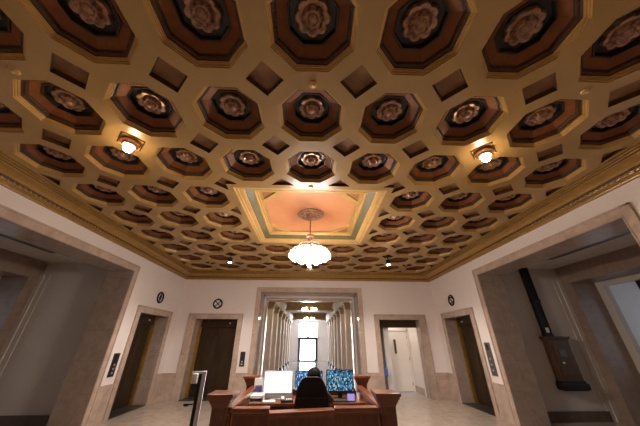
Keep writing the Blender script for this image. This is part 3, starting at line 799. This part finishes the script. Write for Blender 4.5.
mb = MB(); mb.box(-.93, .93, YFAR - .03, YFAR + .03, .06, .80); mb.box(-.91, .91, YFAR - .07, YFAR + .07, .80, .84, bevel=.01); mb.build('back_panel', 'wood', dk)
mb = MB(); mb.box(-.95, .95, .06, YFAR - .03, .70, .74, bevel=.006); mb.build('worktop', 'wood_top', dk)
for sx in (-1, 1):
    mb = MB(); mb.box(min(sx * .55, sx * .93), max(sx * .55, sx * .93), .12, YFAR - .05, .0, .70); mb.build('drawer_unit', 'wood', dk)

# monitors
def monitor(x, y, w, h, zb, rz, lab, scr, body, chin, stand_m):
    t = thing('monitor', lab, 'monitor', (x, y, .74), rz)
    b = zb - .74
    mb = MB(); mb.box(-w / 2, w / 2, -.012, .022, b, b + h, bevel=.006); mb.box(-w / 2 + .05, w / 2 - .05, .02, .045, b + .06, b + h - .06, bevel=.008); mb.build('casing', body, t)
    mb = MB(); mb.box(-w / 2 + .012, w / 2 - .012, -.015, -.0115, b + chin, b + h - .012); mb.build('screen', scr, t)
    mb = MB(); mb.box(-.035, .035, .03, .055, .0, b + .18); mb.box(-.12, .12, -.06, .12, 0, .012, bevel=.004); mb.build('stand', stand_m, t)
    mb = MB(); mb.tube((0, .02, b + h), (0, .02, b + h + .012), .02); mb.build('camera_bump', 'black_plastic', t)
monitor(-.515, .40, .515, .405, .755, .02, 'white screened monitor with silver chin at left of the desk', 'scr_white', 'grey_alu', .075, 'grey_alu')
monitor(.585, .40, .485, .345, .83, -.05, 'right black monitor filled with rows of cyan text', 'scr_cctv', 'black_plastic', .028, 'black_plastic')
monitor(.03, .52, .50, .32, .83, 0, 'middle black monitor with blue screen behind the seated person', 'scr_blue', 'black_plastic', .024, 'black_plastic')
# things on the worktop
def flat(name, lab, cat, x, y, z, w, d, h, m, rz=0, bev=.004):
    t = MB(); t.box(-w / 2, w / 2, -d / 2, d / 2, 0, h, bevel=bev); o = t.build(name, m); o.location = (x, y, z); o.rotation_euler = (0, 0, rz); return tag(o, lab, cat)
bx_ = thing('letter_tray', 'white stacked paper trays at the left end of the worktop', 'tray', (-.83, .22, .74))
for k in range(2):
    mb = MB(); mb.box(-.11, .11, -.12, .12, k * .06, k * .06 + .012); mb.box(-.11, -.10, -.12, .12, k * .06, k * .06 + .05); mb.box(.10, .11, -.12, .12, k * .06, k * .06 + .05); mb.box(-.11, .11, .11, .12, k * .06, k * .06 + .05); mb.build('tray', 'white_plastic', bx_)
mb = MB(); mb.box(-.095, .095, -.11, .1, .072, .095); mb.build('papers', 'paper', bx_)
pc = thing('tear_off_calendar', 'small white and violet stand card left of the white monitor', 'calendar', (-.87, .50, .74), .1)
mb = MB(); mb.box(-.08, .08, -.012, .012, .02, .30, bevel=.004); mb.box(-.08, .08, -.05, .05, 0, .02); mb.build('card', 'white_plastic', pc)
mb = MB(); mb.box(-.06, .06, -.0145, -.012, .08, .19); mb.build('printed_field', 'purple', pc)
ph = thing('desk_telephone', 'white and black desk telephone in front of the white monitor', 'telephone', (-.33, .18, .74), .15)
mb = MB(); mb.box(-.10, .10, -.09, .09, 0, .035, bevel=.01); mb.build('base', 'black_plastic', ph)
mb = MB(); mb.box(-.095, -.045, -.09, .09, .035, .065, bevel=.012); mb.build('handset', 'white_plastic', ph)
mb = MB()
for a in range(3):
    for b in range(4): mb.box(-.02 + a * .035, .005 + a * .035, -.07 + b * .03, -.05 + b * .03, .035, .042)
mb.build('keys', 'white_plastic', ph)
kb = thing('keyboard', 'black computer keyboard in front of the right monitor', 'keyboard', (.50, .17, .74))
mb = MB(); mb.box(-.2, .2, -.065, .065, 0, .018, bevel=.004); mb.build('tray', 'black_plastic', kb)
mb = MB()
for a in range(14):
    for b in range(5): mb.box(-.19 + a * .0275, -.167 + a * .0275, -.055 + b * .023, -.036 + b * .023, .018, .024)
mb.build('keys', 'grey_metal', kb)
tb = thing('tablet', 'small lit violet tablet leaning under the right monitor', 'tablet', (.74, .14, .74), -.1)
mt = Matrix.Translation((0, 0, .002)) @ Matrix.Rotation(math.radians(-24), 4, 'X')
mb = MB(); mb.box(-.07, .07, -.006, .006, 0, .12, mt, bevel=.004); mb.box(-.05, .05, -.006, .08, 0, .006); mb.build('body', 'black_plastic', tb)
mb = MB(); mb.box(-.06, .06, -.008, -.006, .012, .108, mt); mb.build('screen', 'scr_violet', tb)
flat('notepad', 'white paper notepad on the worktop left of the telephone', 'notepad', -.62, .16, .74, .20, .14, .02, 'paper', .2)
pen = thing('pen_cup', 'small white cup of pens beside the lit violet tablet', 'pen cup', (.90, .30, .74))
mb = MB(); mb.lathe([(.03, 0), (.034, .1), (.03, .1), (.027, .012)], seg=16); mb.build('cup', 'white_plastic', pen, smooth=True)
for k in range(3):
    mb = MB(); mb.tube((.008 * (k - 1), .005, .015), (.024 * (k - 1), .012, .16), .004, seg=6); mb.build('pen', ['purple', 'blue', 'iron'][k], pen)

# ------------------------------------------------------------------ office chair
oc = thing('office_chair', 'black high backed office chair at the desk holding the seated person', 'chair', (.075, -.46, 0))
mb = MB()
def backrest(mb):
    rows = [(.52, .24, .0), (.62, .255, .035), (.78, .25, .03), (.92, .23, .0), (1.05, .205, -.035), (1.13, .180, -.055), (1.18, .15, -.065)]
    n = 12; F, B = [], []
    for z, hw, yy in rows:
        f, b = [], []
        for k in range(n + 1):
            u = -1 + 2 * k / n; dz = -.035 * abs(u) ** 4 * (1 if z > 1.1 else .2)
            y = -.20 + yy + .05 * u * u
            f.append(mb.bm.verts.new((hw * u, y + .03, z + dz))); b.append(mb.bm.verts.new((hw * u, y - .03 + .02 * u * u, z + dz)))
        F.append(f); B.append(b)
    for G, fl in ((F, 0), (B, 1)):
        for r, s_ in zip(G, G[1:]):
            for k in range(n): mb.bm.faces.new((r[k], r[k + 1], s_[k + 1], s_[k]))
    for k in range(n):
        for r in (0, -1): mb.bm.faces.new((F[r][k], F[r][k + 1], B[r][k + 1], B[r][k]))
    for r in range(len(rows) - 1):
        for k in (0, -1): mb.bm.faces.new((F[r][k], F[r + 1][k], B[r + 1][k], B[r][k]))
backrest(mb); br_ = mb.build('backrest', 'black_fabric', oc, smooth=True)
mb = MB(); mb.path([(-.20, -.222, .93), (-.1, -.237, .935), (0, -.24, .935), (.1, -.237, .935), (.20, -.222, .93)], .007, 8); mb.build('seam', 'black_plastic', br_)
mb = MB(); mb.box(-.25, .25, -.20, .26, .40, .48, bevel=.03); mb.build('seat', 'black_fabric', oc, smooth=True)
for sx in (-1, 1):
    mb = MB(); mb.box(sx * .28 - .02, sx * .28 + .02, -.03, .0, .42, .64); mb.box(sx * .28 - .035, sx * .28 + .035, -.15, .10, .64, .665, bevel=.01); mb.box(min(sx * .2, sx * .29), max(sx * .2, sx * .29), -.03, 0, .405, .43); mb.build('armrest', 'black_plastic', oc)
mb = MB(); mb.tube((0, 0, .10), (0, 0, .40), .028); mb.box(-.04, .04, -.24, -.18, .38, .60); mb.box(-.04, .04, -.24, .02, .375, .41); mb.build('column', 'black_plastic', oc)
for k in range(5):
    a = 2 * PI * k / 5 + .3; c, s_ = math.cos(a), math.sin(a)
    mb = MB(); mb.tube((0, 0, .11), (.27 * c, .27 * s_, .075), .028, .018, 8); lg = mb.build('leg', 'black_plastic', oc)
    mb = MB(); mb.tube((.27 * c - .012, .27 * s_, .03), (.27 * c + .012, .27 * s_, .03), .03, seg=12); mb.tube((.27 * c, .27 * s_, .03), (.27 * c, .27 * s_, .08), .008); mb.build('caster', 'black_plastic', lg)

# ------------------------------------------------------------------ seated person, one continuous skinned mesh
def skin_mesh(nodes, edges, sub=2):
    """nodes: name -> (co, (rx, ry)); root is the first node"""
    names = list(nodes); me = bpy.data.meshes.new('skin'); 
    me.from_pydata([nodes[n][0] for n in names], [(names.index(a), names.index(b)) for a, b in edges], [])
    o = bpy.data.objects.new('skin_tmp', me); COL.objects.link(o)
    o.modifiers.new('s', 'SKIN'); 
    sv = me.skin_vertices[0].data
    for k, n in enumerate(names):
        r = nodes[n][1]; sv[k].radius = r if isinstance(r, tuple) else (r, r); sv[k].use_root = (k == 0)
    sm = o.modifiers.new('d', 'SUBSURF'); sm.levels = sub; sm.render_levels = sub
    dg = bpy.context.evaluated_depsgraph_get(); ev = o.evaluated_get(dg)
    res = bpy.data.meshes.new_from_object(ev, depsgraph=dg)
    bpy.data.objects.remove(o); return res
HX, HY = .045, -.235       # head position
nd = {'pelvis': ((.02, -.46, .56), (.135, .12)), 'waist': ((.02, -.44, .68), (.125, .105)), 'chest': ((.025, -.385, .86), (.15, .11)), 'upper': ((.03, -.345, .965), (.12, .085)),
      'neck': ((.038, -.30, 1.03), .052), 'neck2': ((HX, -.265, 1.075), .050)}
ed = [('pelvis', 'waist'), ('waist', 'chest'), ('chest', 'upper'), ('upper', 'neck'), ('neck', 'neck2')]
for s_, nm, el, wr in ((-1, 'l', (-.205, -.22, .80), (-.12, .03, .785)), (1, 'r', (.335, -.20, .815), (.27, .04, .785))):
    sh = (.03 + s_ * .165, -.345, .955)
    nd.update({nm + 'sh': (sh, .062), nm + 'ua': (tuple((a + b) / 2 for a, b in zip(sh, el)), .052), nm + 'el': (el, .045), nm + 'fa': (tuple((a + b) / 2 for a, b in zip(el, wr)), .041), nm + 'wr': (wr, .028)})
    ed += [('upper', nm + 'sh'), (nm + 'sh', nm + 'ua'), (nm + 'ua', nm + 'el'), (nm + 'el', nm + 'fa'), (nm + 'fa', nm + 'wr')]
    w = Vector(wr); d = Vector((-s_ * .05, .9, -.06)).normalized(); side = Vector((-d.y, d.x, 0)).normalized() * -s_   # towards the thumb
    palm = w + d * .06; nd[nm + 'pm'] = (tuple(palm), (.034, .017)); ed.append((nm + 'wr', nm + 'pm'))
    for q, (off, ln) in enumerate(((.030, .070), (.010, .080), (-.010, .074), (-.029, .058))):
        k0 = palm + d * .035 + side * off; k1 = k0 + d * ln * .5 + Vector((0, 0, .006)); k2 = k0 + d * ln + Vector((0, 0, -.018))
        for t_, kk, rr in (('a', k0, .0095), ('b', k1, .009), ('c', k2, .0075)): nd['%sf%d%s' % (nm, q, t_)] = (tuple(kk), rr)
        ed += [(nm + 'pm', '%sf%da' % (nm, q)), ('%sf%da' % (nm, q), '%sf%db' % (nm, q)), ('%sf%db' % (nm, q), '%sf%dc' % (nm, q))]
    t0 = w + d * .025 + side * .032; t1 = t0 + d * .03 + side * .022; t2 = t1 + d * .03 + side * .004 + Vector((0, 0, -.008))
    for t_, kk, rr in (('ta', t0, .011), ('tb', t1, .010), ('tc', t2, .008)): nd[nm + t_] = (tuple(kk), rr)
    ed += [(nm + 'wr', nm + 'ta'), (nm + 'ta', nm + 'tb'), (nm + 'tb', nm + 'tc')]
    hp = (.02 + s_ * .085, -.42, .555); kn = (.02 + s_ * .13, -.02, .545); ak = (.02 + s_ * .12, .0, .10); 
    nd.update({nm + 'hp': (hp, .088), nm + 'th': ((.02 + s_ * .11, -.22, .56), .078), nm + 'kn': (kn, .058), nm + 'sn': ((kn[0], .0, .33), .050), nm + 'ak': (ak, .040), nm + 'bl': ((ak[0], .09, .045), (.042, .032)), nm + 'to': ((ak[0], .16, .035), (.038, .024))})
    ed += [('pelvis', nm + 'hp'), (nm + 'hp', nm + 'th'), (nm + 'th', nm + 'kn'), (nm + 'kn', nm + 'sn'), (nm + 'sn', nm + 'ak'), (nm + 'ak', nm + 'bl'), (nm + 'bl', nm + 'to')]
me = skin_mesh(nd, ed)
bm = bmesh.new(); bm.from_mesh(me)
# head: sculpted ellipsoid with jaw, nose, brow, ears, facing +Y
hm = MB(); hc = Vector((HX + .01, HY, 1.138))
r_ = bmesh.ops.create_uvsphere(hm.bm, u_segments=28, v_segments=20, radius=1)
for v in r_['verts']:
    x, y, z = v.co; 
    w = 1 - .22 * max(0, -z) ** 1.2
    X, Y, Zz = x * .075 * w, y * .096 * (1 - .1 * max(0, -z)), z * .115
    if y > 0:
        nose = math.exp(-((x / .16) ** 2)) * math.exp(-(((z + .18) / .22) ** 2)); Y += .022 * nose
        Y -= .008 * math.exp(-(((abs(x) - .38) / .16) ** 2)) * math.exp(-(((z - .05) / .12) ** 2))
        Y += .005 * math.exp(-((x / .3) ** 2)) * math.exp(-(((z + .52) / .09) ** 2))
        Y -= .004 * math.exp(-((x / .3) ** 2)) * math.exp(-(((z + .60) / .03) ** 2))
    v.co = hc + Vector((X, Y, Zz))
for sx in (-1, 1): hm.ball(tuple(hc + Vector((sx * .077, -.006, -.008))), .03, .35, .6, 1, 10, 8)
tmp = bpy.data.meshes.new('h'); hm.bm.to_mesh(tmp); hm.bm.free(); bm.from_mesh(tmp)
person_me = bpy.data.meshes.new('person'); bm.to_mesh(person_me); bm.free()
for nm in ('jacket', 'skin', 'trouser', 'black_plastic'): person_me.materials.append(M[nm])
wl, wrr = Vector(nd['lwr'][0]), Vector(nd['rwr'][0])
for p in person_me.polygons:
    c = p.center; p.use_smooth = True
    if c.z > 1.045: p.material_index = 1
    elif c.y > .025 and c.z > .70: p.material_index = 1
    elif c.z < .085: p.material_index = 3
    elif c.z < .60 : p.material_index = 2
    else: p.material_index = 0
person = bpy.data.objects.new('person', person_me); COL.objects.link(person); person.location = (.055, .0, 0)
tag(person, 'person with black hair in dark jacket seated at the desk facing the monitors', 'person')
mb = MB(); r_ = bmesh.ops.create_uvsphere(mb.bm, u_segments=28, v_segments=20, radius=1)
for v in r_['verts']:
    x, y, z = v.co; lift = 1.0
    v.co = hc + Vector((x * .108, y * .118 - .010, z * .122 + .010))
kill = [f for f in mb.bm.faces if (f.calc_center_median() - hc).y > .052 and (f.calc_center_median() - hc).z < .055 or (f.calc_center_median() - hc).z < -.075]
bmesh.ops.delete(mb.bm, geom=kill, context='FACES')
bmesh.ops.solidify(mb.bm, geom=mb.bm.faces[:], thickness=.006)
mb.build('hair', 'hair', person, smooth=True)

# ------------------------------------------------------------------ sanitiser stand beside the desk
st = thing('hand_sanitiser_stand', 'slim steel hand sanitiser stand with white dispenser left of desk', 'sanitiser stand', (-1.60, -.40, 0), .12)
mb = MB(); mb.box(-.16, .16, -.16, .16, 0, .015, bevel=.005); mb.build('base_plate', 'iron', st)
mb = MB(); mb.box(-.035, .012, -.012, .022, .015, 1.19); mb.build('post', 'iron', st)
mb = MB(); mb.box(.012, .068, -.02, .02, .015, 1.225, bevel=.006); mb.box(-.14, .03, -.02, .012, 1.19, 1.225, bevel=.006); mb.build('steel_column', 'steel', st)
mb = MB(); mb.box(-.125, -.04, -.06, .04, 1.07, 1.20, bevel=.015); mb.build('dispenser', 'white_plastic', st, smooth=True)
mb = MB(); mb.box(-.11, -.035, -.045, .03, .98, 1.07, bevel=.012); mb.build('nozzle_housing', 'black_plastic', st)
mb = MB(); mb.box(-.16, -.03, -.06, .03, .82, .835); mb.box(-.16, -.10, -.03, .0, .80, .82); mb.build('drip_tray', 'black_plastic', st)

# ------------------------------------------------------------------ near corridor stub behind the camera
mb = MB()
for sx in (-1, 1): mb.box(min(sx * 2.2, sx * 2.4), max(sx * 2.2, sx * 2.4), -8, -WY - .45, 0, 3.7)
mb.box(-2.4, 2.4, -8.2, -8, 0, 3.7); struct(mb.build('wall_near_corridor', 'marble_dark'))  # unseen walls, darkened to keep bounced light off the near ceiling
mb = MB(); mb.box(-2.4, 2.4, -8.2, -WY - .45, 3.6, 3.7); struct(mb.build('ceiling_near_corridor', 'corr_wall'))

# ------------------------------------------------------------------ world, camera, view
w = bpy.data.worlds.new('World'); SC.world = w; w.use_nodes = True
w.node_tree.nodes['Background'].inputs['Color'].default_value = (.55, .62, .72, 1); w.node_tree.nodes['Background'].inputs['Strength'].default_value = .05
cam = bpy.data.cameras.new('camera'); co = bpy.data.objects.new('camera', cam); COL.objects.link(co)
cam.sensor_fit = 'HORIZONTAL'; cam.sensor_width = 36; cam.lens = 248.7 / 640 * 36; cam.clip_start = .05
pitch, yaw, roll = math.radians(27.44), math.radians(2.14), math.radians(.12)
fw = Vector((math.sin(yaw) * math.cos(pitch), math.cos(yaw) * math.cos(pitch), math.sin(pitch)))
rt = Vector((math.cos(yaw), -math.sin(yaw), 0)); up = rt.cross(fw)
r2 = rt * math.cos(roll) + up * math.sin(roll); u2 = -rt * math.sin(roll) + up * math.cos(roll)
mw = Matrix(((r2.x, u2.x, -fw.x, .023), (r2.y, u2.y, -fw.y, -4.945), (r2.z, u2.z, -fw.z, 1.62), (0, 0, 0, 1)))
co.matrix_world = mw
SC.camera = co
vs = SC.view_settings
SC.display_settings.display_device = 'sRGB'
vs.view_transform = 'Standard'; vs.look = 'None'; vs.gamma = 1; vs.use_curve_mapping = False
vs.exposure = 1.0
SC.cycles.use_denoising = True
SC.cycles.max_bounces = 8; SC.cycles.diffuse_bounces = 5; SC.cycles.glossy_bounces = 4
SC.cycles.sample_clamp_indirect = 6
